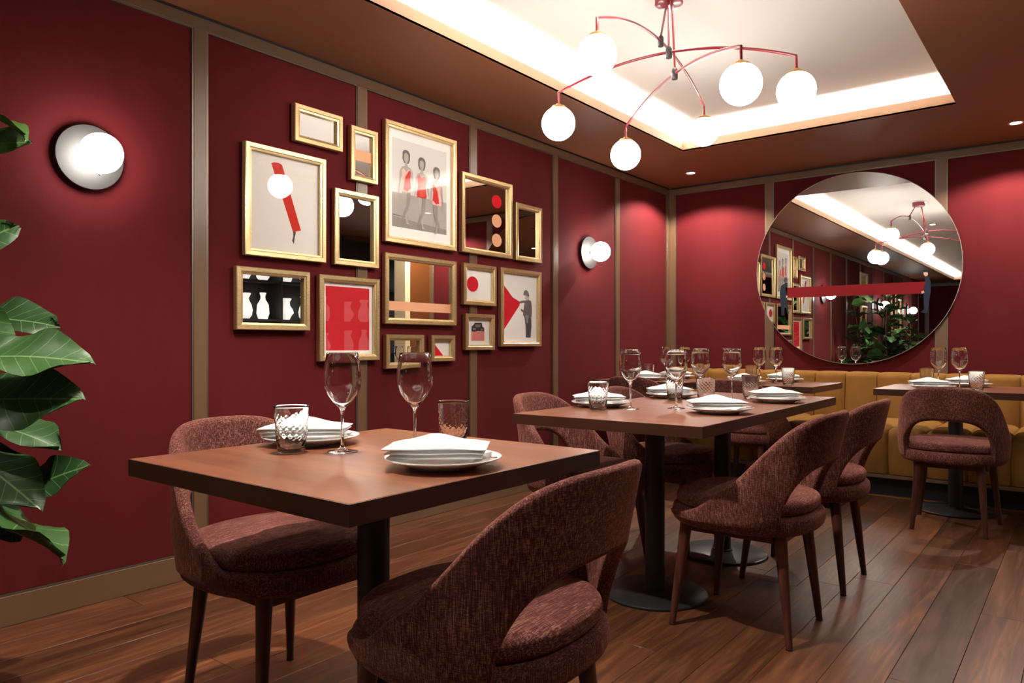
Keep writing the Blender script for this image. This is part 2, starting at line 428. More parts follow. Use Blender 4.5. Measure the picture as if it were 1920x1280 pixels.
downlight(3.55, 3.6, ZC, 'recessed downlight in the brown ceiling opposite the long table', 18, 100)

def sphere(r, m, n=40, k=24, cut=None):
    prof = [(r*sin(pi*i/k), -r*cos(pi*i/k)) for i in range(k+1)]
    return lathe(prof, n, m)
globe_me = sphere(.0785, M['globe'])
def chandelier():
    cx, cy = 1.55, 3.12
    t = thing('chandelier', 'red three-arm chandelier with six white globe shades under the light tray', 'chandelier', (cx, cy, 0))
    link('canopy', lathe([(0, ZT-.045), (.058, ZT-.045), (.064, ZT-.041), (.064, ZT-.0005), (0, ZT-.0005)], 40, M['arm']), t)
    G = {1: (1.545, 2.497, 2.163), 4: (1.406, 3.845, 2.190), 2: (1.115, 2.855, 2.055), 6: (2.119, 3.135, 2.072), 3: (1.161, 3.41, 2.014), 5: (2.034, 2.741, 2.008)}
    arms = [((1, 4), (1239, 77)), ((2, 6), (1254, 98)), ((3, 5), (1265, 138))]
    for (a, b), (jx, jy) in arms:
        A, B = Vector(G[a]), Vector(G[b]); top = .0785+.012
        # joint: on the vertical plane of the arm
        dr = _d(jx, jy); n = Vector((B.y-A.y, A.x-B.x)); n.normalize()
        o2 = Vector((CW, 0)); d2 = Vector((dr[0], dr[1])); tt = (Vector((A.x, A.y))-o2).dot(n)/d2.dot(n)
        J = Vector((CW+dr[0]*tt, dr[1]*tt, CH+dr[2]*tt))
        dA = (Vector((A.x, A.y, 0))-Vector((J.x, J.y, 0))).length; dB = (Vector((B.x, B.y, 0))-Vector((J.x, J.y, 0))).length
        zA, zB = A.z+top, B.z+top
        pts = []
        ea = Vector((A.x, A.y, zA+.055)); eb = Vector((B.x, B.y, zB+.055))
        # circular-ish arc through ea, J, eb : quadratic in arc parameter s
        sA, sJ, sB = -dA, 0.0, dB
        def q(s_):
            return ea.z*((s_-sJ)*(s_-sB))/((sA-sJ)*(sA-sB))+J.z*((s_-sA)*(s_-sB))/((sJ-sA)*(sJ-sB))+eb.z*((s_-sA)*(s_-sJ))/((sB-sA)*(sB-sJ))
        N = 36; body = []
        for i in range(N+1):
            s_ = sA+(sB-sA)*i/N; f = i/N
            p = Vector((A.x, A.y, 0)).lerp(Vector((B.x, B.y, 0)), f); p.z = q(s_); body.append(p)
        pts = [Vector((A.x, A.y, zA-.012)), Vector((A.x, A.y, zA+.03))]+body[0:1]+body[1:-1]+body[-1:]+[Vector((B.x, B.y, zB+.03)), Vector((B.x, B.y, zB-.012))]
        off = Vector((cx, cy, 0))
        # soften the two bends
        arm = link('arm', tube([p-off for p in pts], .0062, M['arm'], 10), t)
        Jl = Vector((J.x-cx, J.y-cy, 0)); jz = q(0)
        rod_top = Vector((Jl.x, Jl.y, 0)).normalized()*.04 if Jl.length > .045 else Jl
        link('rod', tube([(rod_top.x, rod_top.y, ZT-.044), (Jl.x, Jl.y, jz+.02)], .0052, M['arm'], 10), t)
        link('joint', lathe([(0, jz-.026), (.013, jz-.026), (.014, jz-.022), (.014, jz+.014), (.009, jz+.024), (0, jz+.024)], 20, M['joint']), t).location = (Jl.x, Jl.y, 0)
        for g in (A, B):
            sh = link('globe_shade', globe_me, t, (g.x-cx, g.y-cy, g.z))
            link('cap', lathe([(.0, .0925), (.010, .0925), (.012, .088), (.03, .081), (.042, .070), (.0425, .0665), (.036, .0705), (.0, .0795)], 32, M['brass']), sh)
    return t
chandelier()

def sconce(y, z, label):
    t = thing('wall_sconce', label, 'wall lamp', (0, y, z), 0, 'globe wall lamps')
    t.rotation_euler = (0, pi/2, 0)       # local z -> world x
    link('dish', lathe([(0, .0015), (.115, .0015), (.125, .006), (.1265, .012), (.124, .0165), (.085, .020), (0, .0235)], 56, M['dish'], sharp=30), t)
    link('stem', lathe([(0, .02), (.014, .02), (.014, .05), (0, .05)], 16, M['joint']), t)
    link('globe_shade', sphere(.0755, M['sconce_globe']), t, (0, 0, .112))
    link('pin', lathe([(0, -.004), (.004, -.004), (.004, .004), (0, .004)], 10, M['joint']), t, (.079, 0, .10))
    link('pin', lathe([(0, -.004), (.004, -.004), (.004, .004), (0, .004)], 10, M['dish']), t, (-.079, 0, .10))
sconce(1.243, 1.748, 'white globe wall lamp on a round silver dish beside the fig plant')
sconce(4.888, 1.733, 'white globe wall lamp on a round silver dish between the gallery and the corner')
sconce(-2.41, 1.74, 'white globe wall lamp behind the fig plant, seen in the round mirror')
sconce(-5.15, 1.74, 'white globe wall lamp near the end wall, seen in the round mirror')

# ================================================================== TABLES
def table(name, label, cx, cy, wx, wy, columns, rotz=0, group=None):
    t = thing(name, label, 'table', (cx, cy, 0), rotz, group)
    th = .04
    e = .0025
    link('table_top', box(-wx/2+e, wx/2-e, -wy/2+e, wy/2-e, TT-th+.0005, TT, M['table'], .001, 1), t)
    bm = bmesh.new()
    for (a, b, c_, d_) in ((-wx/2, -wx/2+e, -wy/2, wy/2), (wx/2-e, wx/2, -wy/2, wy/2), (-wx/2+e, wx/2-e, -wy/2, -wy/2+e), (-wx/2+e, wx/2-e, wy/2-e, wy/2)):
        q = bmesh.ops.create_cube(bm, size=1)
        for v in q['verts']: v.co = ((a+b)/2+v.co.x*(b-a), (c_+d_)/2+v.co.y*(d_-c_), TT-th/2-.0004+v.co.z*(th-.0008))
    link('edge_rim', finish(bm, M['edge_wood']), t)  # thin rim in a darker brown than the top
    for (x, y) in columns:
        b = link('base_plate', lathe([(0, 0), (.205, 0), (.21, .003), (.21, .009), (.205, .0125), (.05, .02), (.048, .02), (0, .02)], 64, M['black']), t, (x, y, 0))
        link('column', lathe([(0, .0201), (.046, .0201), (.046, .026), (.0395, .028), (.0395, TT-th-.010), (.0, TT-th-.010)], 40, M['black']), t, (x, y, 0))
        link('top_plate', box(-.16, .16, -.16, .16, TT-th-.0098, TT-th-.0003, M['black'], .001, 1), t, (x, y, 0))
    return t
table('dining_table', 'square walnut pedestal table set for two beside the picture wall', 1.685, 1.22, .805, .815, [(0, 0)])
table('dining_table', 'long walnut table on two black pedestals set for four', 1.672, 3.142, .785, 1.715, [(0, -.41), (0, .32)], radians(.8))
TB = 5.19
table('dining_table', 'walnut pedestal table at the banquette in the wall corner', .455, TB+.02, .78, .73, [(0, 0)])
table('dining_table', 'walnut pedestal table at the banquette below the round mirror', 1.303, TB-.005, .80, .73, [(0, 0)])
table('dining_table', 'walnut pedestal table at the banquette away from the corner', 2.435, TB+.1, .80, .745, [(0, -.08)])

# ================================================================== CHAIR
A_, B_ = .262, .262
def plan(phi, s=1.0, n=2.5):     # phi 0 = back (-y), grows towards +x
    c_, s_ = cos(phi), sin(phi); e = 2/n
    return (A_*s*math.copysign(abs(s_)**e, s_), -B_*s*math.copysign(abs(c_)**e, c_))
def ring(s, z, N=64, n=2.5, cut=0.0): return [(*plan(2*pi*i/N, s, n), z) for i in range(N)]
base_me = loft([ring(.86, .372), ring(.93, .375), ring(.965, .384), ring(.982, .398), ring(.982, .415), ring(.972, .428), ring(.94, .437), ring(.88, .439)], M['fabric_up'])
cush_me = loft([ring(.86, .4395), ring(.905, .442), ring(.925, .450), ring(.93, .462), ring(.92, .474), ring(.89, .483), ring(.83, .489), ring(.6, .494), ring(.3, .497)], M['fabric_seat'])
PH_T = [0, 15, 30, 45, 60, 75, 90, 100, 110, 125, 140, 150]
ZT_T = [.792, .79, .780, .755, .704, .622, .525, .470, .441, .427, .418, .412]
def shell_mesh():
    phm = 150.0; pho = 50.0
    phs = set()
    for i in range(61): phs.add(-phm+2*phm*i/60)
    for k_ in (.2, .5, .8, 1.0, 1.3, 2, 3, 5, 8):
        for sg in (-1, 1):
            phs.add(sg*(pho-k_)); phs.add(sg*(pho+k_*.6))
    phs = sorted(phs); loops = []
    zb0 = .386
    for ph in phs:
        a = abs(ph); thk = .036 if a < 85 else .036-.020*min(1, (a-85)/35); zt = interp(a, PH_T, ZT_T)
        if a < pho:
            f = (a/pho); zb = .43+(.612-.43)*(max(0, 1-f**2.6))**.5
        else: zb = zb0
        if a > 128: zb = zb0+(.43-zb0)*.15*((a-128)/22)
        zb = min(zb, zt-.012)
        hgt = zt-zb; r = min(thk/2, hgt/2)
        lp = []; m_ = 9
        px_, py_ = plan(radians(ph))
        e = 1e-3; p2 = plan(radians(ph)+e); p1 = plan(radians(ph)-e)
        tx, ty = p2[0]-p1[0], p2[1]-p1[1]; tl = sqrt(tx*tx+ty*ty) or 1
        nx, ny = ty/tl, -tx/tl           # outward normal
        if nx*px_+ny*py_ < 0: nx, ny = -nx, -ny
        def P_(off, z):                  # off: 0 outer .. thk inner
            lean = -.22*max(0, z-.43)*(.4+.6*max(0, cos(radians(ph))))
            flare = .010*max(0, 1-abs(z-.5)/.12)
            tuck = 1.0
            if z < .41: tuck = 1-.05*((.41-z)/.025)**2
            x_ = (px_+nx*flare)*tuck-nx*off; y_ = (py_+ny*flare)*tuck-ny*off
            return (x_, y_+lean, z)
        for i in range(m_): lp.append(P_(0, zb+r+(zt-zb-2*r)*i/(m_-1)))
        for i in range(1, 6):
            an = pi*i/6; lp.append(P_(thk/2-thk/2*cos(an), zt-r+r*sin(an)))
        for i in range(m_): lp.append(P_(thk, zt-r-(zt-zb-2*r)*i/(m_-1)))
        for i in range(1, 6):
            an = pi*i/6; lp.append(P_(thk/2+thk/2*cos(an), zb+r-r*sin(an)))
        loops.append(lp)
    return loft(loops, M['fabric_up'], sharp=70)
shell_me = shell_mesh()
def leg_mesh(x0, y0, x1, y1):
    pts = []; rr = []
    for i in range(9):
        f = i/8; pts.append((x0+(x1-x0)*f, y0+(y1-y0)*f, .378*(1-f)+.004*f)); rr.append(.0225+(.0115-.0225)*f if f > .12 else .0225)
    return tube(pts, rr, M['leg'], 16)
legs = [leg_mesh(.165, .165, .203, .205), leg_mesh(-.165, .165, -.203, .205), leg_mesh(.145, -.165, .173, -.205), leg_mesh(-.145, -.165, -.173, -.205)]
frame_me = join_meshes([box(-.17, .17, .15, .18, .345, .371, M['leg']), box(-.15, .15, -.18, -.15, .345, .371, M['leg']),
                        box(-.175, -.15, -.15, .15, .345, .371, M['leg']), box(.15, .175, -.15, .15, .345, .371, M['leg'])], M['leg'])
foot_me = lathe([(0, 0), (.0125, 0), (.013, .0035), (0, .0038)], 14, M['black'])
def chair(loc, rz, label, proto=[None]):
    if proto[0] is None:
        t = thing('dining_chair', label, 'chair', loc, rz, 'burgundy upholstered dining chairs')
        link('seat_base', base_me, t); link('seat_cushion', cush_me, t); link('backrest', shell_me, t)
        for me, (fx, fy) in zip(legs, ((.203, .205), (-.203, .205), (.173, -.205), (-.173, -.205))):
            l = link('leg', me, t); link('glide', foot_me, l, (fx, fy, 0))
        link('seat_rail', frame_me, t)
        proto[0] = t; return t
    return dup(proto[0], loc, rz, label)
R = radians
chair((1.245, 1.26, 0), R(-90), 'burgundy chair on the wall side of the square table')
chair((2.05, 1.205, 0), R(90+3), 'burgundy chair across the square table from the picture wall, back to the aisle')
chair((1.31, 2.80, 0), R(-90+4), 'burgundy chair on the wall side of the long table, next to the square table')
chair((1.36, 3.47, 0), R(-90+2), 'burgundy chair on the wall side of the long table, next to the banquette tables')
chair((2.085, 2.675, 0), R(90), 'burgundy chair on the aisle side of the long table, next to the square table')
chair((2.085, 3.36, 0), R(90), 'burgundy chair on the aisle side of the long table, next to the banquette tables')
chair((.50, 4.93, 0), R(0), 'burgundy chair facing the banquette at the corner table')
chair((1.27, 4.91, 0), R(-4), 'burgundy chair facing the banquette at the table below the mirror')
chair((2.478, 4.77, 0), R(0), 'burgundy chair facing the banquette, standing clear in the aisle')

# ================================================================== BANQUETTE
def banquette():
    t = thing('banquette', 'long mustard velvet channel-tufted banquette along the back wall', 'banquette', (0, DB, 0))
    p = .227; xs = [2.022-p*i for i in range(9, 0, -1)]+[2.022+p*i for i in range(0, 6)]
    xs = [x for x in xs if x < 3.10]
    xs = [.012]+[x for x in xs if x > .12]+[3.10]
    def channel(wd, prof, bul):
        N = 16; V = []; Fc = []; k_ = len(prof)
        for i in range(N+1):
            u = -1+2*i/N; u = math.copysign(abs(u)**.45, u); b = (1-abs(u)**5)
            for (y, z, ny, nz) in prof:
                V.append((u*(wd/2-.0006), y+ny*(b-1)*bul, z+nz*(b-1)*bul))
        for i in range(N):
            for j in range(k_-1): Fc.append((i*k_+j, (i+1)*k_+j, (i+1)*k_+j+1, i*k_+j+1))
        Fc.append(tuple(range(k_))); Fc.append(tuple(N*k_+j for j in range(k_-1, -1, -1)))
        me = mesh('channel', V, Fc, True, [M['mustard']])
        bm = bmesh.new(); bm.from_mesh(me); bmesh.ops.recalc_face_normals(bm, faces=bm.faces); bm.to_mesh(me); bm.free()
        me.set_sharp_from_angle(angle=radians(55)); return me
    bp = []; yb, yf = -.006, -.16; zt = .806
    bp += [(yf-.03, .40, -1, 0), (yf-.025, .5, -1, 0), (yf-.012, .6, -1, 0), (yf, .72, -1, 0), (yf+.003, zt-.05, -1, 0)]
    for i in range(1, 7):
        a = pi/2*i/6; bp.append((yf+.05-.047*cos(a), zt-.05+.05*sin(a), -cos(a), sin(a)*.45))
    bp += [(yb-.01, zt-.001, 0, .3), (yb, zt-.012, 0, 0), (yb, .40, 0, 0)]
    sp = []; zs = .468; yF = -.93
    sp += [(-.20, zs-.02, 0, .2), (-.22, zs, 0, 1), (-.45, zs+.002, 0, 1), (-.7, zs, 0, 1), (yF+.07, zs, 0, 1)]
    for i in range(1, 9):
        a = pi/2*i/8; sp.append((yF+.07-.07*sin(a), zs-.07+.07*cos(a), -sin(a), cos(a)))
    sp += [(yF, .3, -1, 0), (yF+.012, .2, -1, 0), (yF+.02, .155, -1, 0), (yF+.05, .15, 0, 0), (-.20, .15, 0, 0)]
    cache = {}
    for i in range(len(xs)-1):
        wd = round(xs[i+1]-xs[i], 4); cxm = (xs[i]+xs[i+1])/2
        if wd not in cache: cache[wd] = (channel(wd, bp, .022), channel(wd, sp, .026))
        link('back_channel', cache[wd][0], t, (cxm, 0, 0)); link('seat_channel', cache[wd][1], t, (cxm, 0, 0))
    link('seat_frame', box(.015, 3.098, -.905, -.21, .125, .1495, M['trim'], .002, 1), t)
    link('plinth', box(.02, 3.095, -.82, -.05, 0, .1245, M['navy']), t)
    link('floor_trim', box(.02, 3.095, -.885, -.879, 0, .006, M['brass']), t)
banquette()

# ================================================================== ROUND MIRROR
def round_mirror():
    mx, mz, r = 1.588, 1.622, .762
    t = thing('round_mirror', 'large round frameless mirror with a red band and two men, above the banquette', 'mirror', (mx, DB, mz))
    t.rotation_euler = (pi/2, 0, 0)       # local z -> world -y
    link('backing', lathe([(0, .0006), (.70, .0006), (.70, .022), (0, .022)], 96, M['navy']), t)
    link('mirror_glass', lathe([(0, .0225), (r-.004, .0225), (r-.004, .0285), (0, .0285)], 128, M['mirror'], smooth=False), t)
    link('edge_rim', lathe([(r-.0038, .0222), (r, .0222), (r, .0292), (r-.0038, .0292), (r-.0038, .0222)], 128, M['grey_edge'], smooth=False), t)
    zf = .0288
    def pl(px, py):
        X, Z = on_back(px, py, DB-.029); return (X-mx, Z-mz)
    def decal(name, polys):
        V, Fc, mats, mi = [], [], [], []
        for q, (pts, col) in enumerate(polys):
            b = len(V); V += [(*pl(*p), zf+.0002*q) for p in pts]; Fc.append(tuple(range(b, b+len(pts))))
            mm = ink(*col)
            if mm not in mats: mats.append(mm)
            mi.append(mats.index(mm))
        me = mesh(name, V, Fc, False, mats, mi)
        bm = bmesh.new(); bm.from_mesh(me)
        for f in bm.faces:
            if f.normal.z < 0: f.normal_flip()
        bm.to_mesh(me); bm.free()
        return link(name, me, t)
    sc = 3.2
    z = lambda pts: [(1400+a/sc, 300+b/sc) for a, b in pts]
    decal('red_band_print', [(z([(232, 766), (1072, 728), (1062, 800), (245, 826)]), (120, 14, 22))])
    decal('man_print', [(z([(228, 738), (245, 735), (243, 790), (244, 850), (250, 905), (254, 922), (246, 926), (236, 880), (228, 870), (226, 905), (228, 930), (208, 932), (206, 880), (198, 800), (206, 755)]), (34, 40, 54)),
                        (z([(228, 704), (240, 702), (244, 716), (240, 734), (230, 738), (222, 722)]), (70, 66, 66)),
                        (z([(236, 812), (246, 814), (244, 826), (236, 826)]), (200, 170, 150))])
    decal('man_print', [(z([(1066, 700), (1090, 696), (1104, 730), (1104, 790), (1092, 860), (1086, 905), (1084, 918), (1062, 916), (1042, 912), (1064, 896), (1062, 850), (1062, 780), (1072, 730)]), (34, 42, 58)),
                        (z([(1060, 664), (1076, 660), (1088, 670), (1088, 688), (1076, 698), (1062, 688)]), (196, 168, 150)),
                        (z([(1058, 662), (1076, 656), (1090, 664), (1090, 680), (1082, 672), (1060, 672)]), (40, 36, 36)),
                        (z([(1048, 788), (1062, 782), (1066, 796), (1050, 802)]), (200, 170, 150))])
round_mirror()

# ================================================================== PICTURES AND FRAMED MIRRORS
FX = .030
def frame_mesh(wd, hh, bw, dp):
    prof = [(0, 0), (0, dp*.86), (.003, dp), (bw*.62, dp*.97), (bw*.72, dp*.88), (bw-.001, dp*.80), (bw, dp*.76), (bw, dp*.30), (bw*.5, dp*.3), (bw*.5, 0)]
    V, Fc = [], []; n = len(prof)
    for (sx_, sy_) in ((-1, -1), (1, -1), (1, 1), (-1, 1)):
        for (o, z) in prof: V.append((sx_*(wd/2-o), sy_*(hh/2-o), z))
    for c_ in range(4):
        d_ = (c_+1) % 4
        for j in range(n):
            k_ = (j+1) % n; Fc.append((c_*n+j, d_*n+j, d_*n+k_, c_*n+k_))
    me = mesh('frame', V, Fc, False, [M['gold']])
    bm = bmesh.new(); bm.from_mesh(me); bmesh.ops.recalc_face_normals(bm, faces=bm.faces); bm.to_mesh(me); bm.free(); return me
def print_mesh(polys, zf):
    V, Fc, mats, mi = [], [], [], []
    for q, (pts, col) in enumerate(polys):
        b = len(V); V += [(p[0], p[1], zf+.00015*q) for p in pts]; Fc.append(tuple(range(b, b+len(pts))))
        mm = ink(*col)
        if mm not in mats: mats.append(mm)
        mi.append(mats.index(mm))
    me = mesh('print', V, Fc, False, mats, mi)
    bm = bmesh.new(); bm.from_mesh(me)
    for f in bm.faces:
        if f.normal.z < 0: f.normal_flip()
    bm.to_mesh(me); bm.free(); return me
def disc(cx, cy, rx, ry=None, n=28): ry = ry or rx; return [(cx+rx*cos(2*pi*i/n), cy+ry*sin(2*pi*i/n)) for i in range(n)]
def picture(px, label, kind, art=None, bw=.034, name=None, dims=None, dp=.03):
    """px: TL, TR, BR, BL of the outer frame in photo pixels (front plane of the frame)"""
    if dims: y0, y1, z0, z1 = dims
    else:
        q = [on_left(x, y, dp) for x, y in px]
        y0 = (q[0][0]+q[3][0])/2; y1 = (q[1][0]+q[2][0])/2; z1 = (q[0][1]+q[1][1])/2; z0 = (q[2][1]+q[3][1])/2
    wd, hh = y1-y0, z1-z0
    t = thing(name or ('framed_mirror' if kind == 'mirror' else 'framed_picture'), label, 'mirror' if kind == 'mirror' else 'picture', (0, (y0+y1)/2, (z0+z1)/2), 0,
              'gold frames of the picture wall')
    t.matrix_world = Matrix(((0, 0, 1, .0004), (1, 0, 0, (y0+y1)/2), (0, 1, 0, (z0+z1)/2), (0, 0, 0, 1)))   # local x->y, y->z, z->x
    link('frame', frame_mesh(wd, hh, bw, dp), t)
    iw, ih = wd/2-bw+.004, hh/2-bw+.004
    vw, vh = wd/2-bw, hh/2-bw               # visible half size
    zb = dp*.28
    # art polygons are given in 0..1 of the visible opening, origin bottom left
    U = lambda pts: [((-1+2*a)*vw, (-1+2*b)*vh) for a, b in pts]
    if kind == 'mirror':
        link('mirror_glass', box(-iw, iw, -ih, ih, zb-.004, zb, M['mirror']), t)
        if art: link('sticker', print_mesh([(U(p), c_) for p, c_ in art], zb+.0004), t)
    else:
        bg, polys = art
        link('print', print_mesh([([(-iw, -ih), (iw, -ih), (iw, ih), (-iw, ih)], bg)]+[(U(p), c_) for p, c_ in polys], zb-.003), t)
        link('pane', box(-iw, iw, -ih, ih, zb+.003, zb+.0045, M['pane']), t)
    return t
rect = lambda a, b, c_, d_: [(a, b), (c_, b), (c_, d_), (a, d_)]
WHT = (246, 243, 238); RED = (212, 26, 44); PEACH = (232, 172, 134); PINK = (226, 138, 128); DK = (52, 50, 50)
picture([(553, 191.3), (643.6, 218.6), (643.6, 285.8), (553.4, 262.4)], 'small landscape gold-framed plain mirror at the top of the gallery', 'mirror')
picture([(658.5, 232.2), (709.2, 248.6), (709.9, 347.5), (658.5, 335)], 'small upright gold-framed mirror with one peach stripe', 'mirror', [(rect(0, .36, 1, .62), PEACH)])
bar = [(.30, .915), (.34, .93), (.40, .935), (.455, .92), (.735, .255), (.615, .225)]
picture([(461.1, 261.7), (613, 300), (611.6, 492.9), (460.3, 476.6)], 'large gold-framed white print of a slanting red bar', 'print',
        ((240, 236, 230), [(bar, (206, 52, 40)), ([(.615, .235), (.66, .23), (.64, .17), (.63, .10), (.60, .13), (.62, .18)], (84, 78, 72))]))
picture([(628.9, 350.3), (711.4, 368.9), (711.2, 503.7), (627.7, 494.4)], 'upright gold-framed plain mirror beside the swimmers print', 'mirror')
# three swimmers
def swimmer(cx, top, sc, suit, tone=(182, 172, 166), turn=1):
    P = []
    f = lambda pts: [(cx+a*sc*turn, top+b*sc) for a, b in pts]
    P.append((f([(-.075, -.02), (-.08, -.10), (-.05, -.15), (.0, -.165), (.055, -.15), (.08, -.10), (.085, -.03), (.05, .01), (0, .02), (-.05, .01)]), (112, 106, 102)))
    P.append((f([(-.045, -.04), (-.05, -.10), (-.02, -.15), (.02, -.15), (.05, -.10), (.045, -.04), (0, -.015)]), tone))
    P.append((f([(-.02, -.14), (.02, -.14), (.03, -.19), (.10, -.21), (.14, -.26), (.15, -.36), (.17, -.46), (.15, -.52), (.13, -.45), (.105, -.34), (-.10, -.34), (-.13, -.45), (-.15, -.56), (-.17, -.55), (-.15, -.42), (-.14, -.27), (-.09, -.21), (-.03, -.19)]), tone))
    P.append((f([(-.095, -.25), (-.05, -.225), (0, -.27), (.05, -.225), (.095, -.25), (.085, -.36), (.11, -.50), (.09, -.535), (-.10, -.535), (-.115, -.50), (-.085, -.36)]), suit[0]))
    P.append((f([(-.02, -.33), (.06, -.24), (.095, -.25), (.085, -.36), (.10, -.47), (.02, -.52), (-.06, -.50)]), suit[1]))
    P.append((f([(-.09, -.53), (-.005, -.53), (-.01, -.68), (.005, -.80), (.03, -.915), (.075, -.945), (.0, -.945), (-.025, -.82), (-.06, -.69)]), tone))
    P.append((f([(.01, -.53), (.09, -.53), (.075, -.68), (.02, -.78), (-.04, -.86), (-.05, -.90), (-.09, -.88), (-.06, -.80), (.005, -.70)]), (156, 147, 141)))
    return P
sw = [(rect(.07, .10, .93, .92), (222, 219, 214)), (rect(.07, .10, .93, .42), (176, 170, 164)),
      ([(.07, .20), (.5, .17), (.93, .15), (.93, .10), (.07, .10)], (150, 144, 138)), ([(.07, .215), (.3, .205), (.32, .20), (.07, .205)], (110, 104, 100))]
sw += swimmer(.28, .82, .72, ((238, 196, 184), (206, 60, 58)))
sw += swimmer(.52, .79, .71, ((206, 60, 58), (216, 84, 78)), (186, 177, 170))
sw += swimmer(.76, .735, .68, ((238, 190, 176), (206, 60, 58)), (178, 168, 162), -1)
picture([(722.7, 221), (857.5, 264.5), (857, 471.2), (723, 452)], 'tall gold-framed photo print of three walking swimmers in red swimsuits', 'print', (WHT, sw))
picture([(867.3, 320.7), (962, 345.8), (961.3, 485.2), (866.9, 471.9)], 'gold-framed mirror with one red and two peach dots', 'mirror',
        [(disc(.745, .77, .115, .10), (214, 22, 40)), (disc(.745, .475, .115, .10), PEACH), (disc(.745, .18, .115, .10), PEACH)])
picture([(968.3, 378.6), (1016.4, 390.3), (1017.5, 493.7), (968.3, 487.1)], 'small upright gold-framed plain mirror at the corner end of the gallery', 'mirror')
picture([(443.8, 496.8), (581.8, 510.3), (582.4, 620.5), (444.7, 617.2)], 'landscape gold-framed plain mirror under the slanting bar print', 'mirror')
picture([(599, 512.7), (712.1, 523.8), (713, 675.3), (600.5, 677.2)], 'gold-framed print of a plain red field with white border', 'print', (WHT, [(rect(.06, .055, .935, .945), (206, 40, 52))]))
picture([(722.1, 472.6), (856, 489.6), (857.1, 610), (723.4, 607.2)], 'wide gold-framed mirror with one peach stripe under the swimmers print', 'mirror', [(rect(0, .13, 1, .29), PEACH)])
picture([(869.7, 491.9), (931.2, 499.8), (932, 573.8), (871, 571)], 'small gold-framed print of one red circle', 'print', (WHT, [(disc(.29, .52, .22, .255), RED)]))
kid = [([(0, .86), (.30, .655), (.50, .60), (.50, .545), (.42, .48), (0, .13)], RED),
       ([(.60, .40), (.62, .53), (.665, .62), (.74, .645), (.84, .62), (.865, .53), (.86, .40), (.84, .36), (.64, .36)], (112, 104, 106)),
       ([(.48, .595), (.50, .57), (.60, .585), (.68, .58), (.66, .625), (.56, .615)], (112, 104, 106)), ([(.52, .495), (.54, .46), (.62, .43), (.64, .47), (.56, .485)], (112, 104, 106)),
       ([(.655, .645), (.66, .70), (.70, .72), (.77, .70), (.78, .65), (.72, .625)], (196, 186, 178)),
       ([(.605, .70), (.62, .755), (.68, .785), (.75, .765), (.785, .70), (.76, .685), (.68, .70)], (120, 116, 114)),
       ([(.64, .36), (.84, .36), (.85, .25), (.82, .06), (.68, .06), (.67, .24)], (84, 82, 84)), ([(.66, .40), (.76, .40), (.74, .27), (.68, .30)], (150, 146, 146))]
picture([(940.4, 500.5), (1016, 510.3), (1016, 649.4), (940.8, 649.4)], 'gold-framed print of a child in a cap pushing a red shape', 'print', (WHT, kid))
picture([(873, 587.9), (928.2, 589.4), (929.1, 656), (874.4, 656)], 'small gold-framed print of a dark shape over a pink block', 'print',
        (WHT, [(rect(.20, .15, .78, .53), (222, 136, 126)), ([(.20, .53), (.21, .72), (.30, .78), (.35, .87), (.66, .88), (.70, .72), (.77, .68), (.78, .52), (.5, .55), (.35, .51)], (62, 58, 58)),
                ([(.36, .80), (.62, .81), (.58, .70), (.40, .68)], (120, 116, 114)), ([(.28, .66), (.40, .64), (.38, .58), (.27, .58)], (150, 146, 140)), ([(.62, .64), (.70, .64), (.70, .57), (.62, .57)], (130, 126, 120))]))
picture([(724, 626.9), (796.2, 626.9), (796, 690), (725.3, 690.3)], 'small gold-framed plain mirror beside the red triangle print', 'mirror')
picture([(809.7, 627.4), (854.1, 629.3), (854.1, 677.1), (810, 677.1)], 'very small gold-framed print of a red triangle', 'print', (WHT, [([(0, 0), (.64, 0), (0, .92)], RED)]))
# second gallery further along the same wall (seen in the round mirror)
picture(None, 'gold-framed blank white print behind the fig plant, seen in the round mirror', 'print', (WHT, [(rect(.1, .1, .9, .9), (220, 214, 206))]), dims=(-1.45, -.95, 1.75, 2.25))
picture(None, 'gold-framed red print behind the fig plant, seen in the round mirror', 'print', (WHT, [(rect(.15, .15, .85, .85), RED)]), dims=(-1.4, -1.0, 1.15, 1.68))
picture(None, 'tall gold-framed print with a red bar near the end wall', 'print', (WHT, [(rect(.4, .1, .6, .9), RED)]), dims=(-3.9, -3.45, 1.5, 2.2))
picture(None, 'gold-framed plain mirror near the end wall', 'mirror', dims=(-4.4, -3.98, 1.3, 1.95))
picture(None, 'small gold-framed white print near the end wall', 'print', (WHT, [(disc(.5, .5, .25), RED)]), dims=(-3.85, -3.5, 1.05, 1.45))

# ================================================================== TABLEWARE
wine_prof = [(0, 0), (.037, 0), (.0385, .0012), (.036, .0026), (.018, .0055), (.007, .010), (.0042, .018), (.0034, .05), (.0036, .09), (.0048, .104),
             (.010, .113), (.024, .127), (.038, .146), (.0455, .164), (.047, .178), (.0460, .198), (.0432, .225), (.0392, .250),
             (.0383, .2503), (.0381, .2495), (.0420, .2248), (.0448, .198), (.0458, .178), (.0443, .1645), (.0368, .1472), (.0225, .1285), (.009, .1155), (.003, .1125), (0, .112)]
wine_me = lathe(wine_prof, 48, M['glass'], sharp=80)
def tum_disp(a, z, r, j):
    if .012 < z < .098 and j < 29:
        f = min(1, (z-.012)/.01)*max(.15, min(1, (.1-z)/.05))
        return r+.0019*f*cos(15*a)*cos(2*pi*z/.0145)
    return r
tp = [(0, 0), (.029, 0), (.0325, .0018)]
tp += [(.0340+.0100*(i/26)**.9, .004+.112*i/26) for i in range(27)]
tp += [(.0437, .1175), (.0425, .1175), (.0412, .113), (.0372, .06), (.0325, .014), (.029, .0105), (0, .010)]
tum_me = lathe(tp, 90, M['glass'], disp=tum_disp, sharp=80)
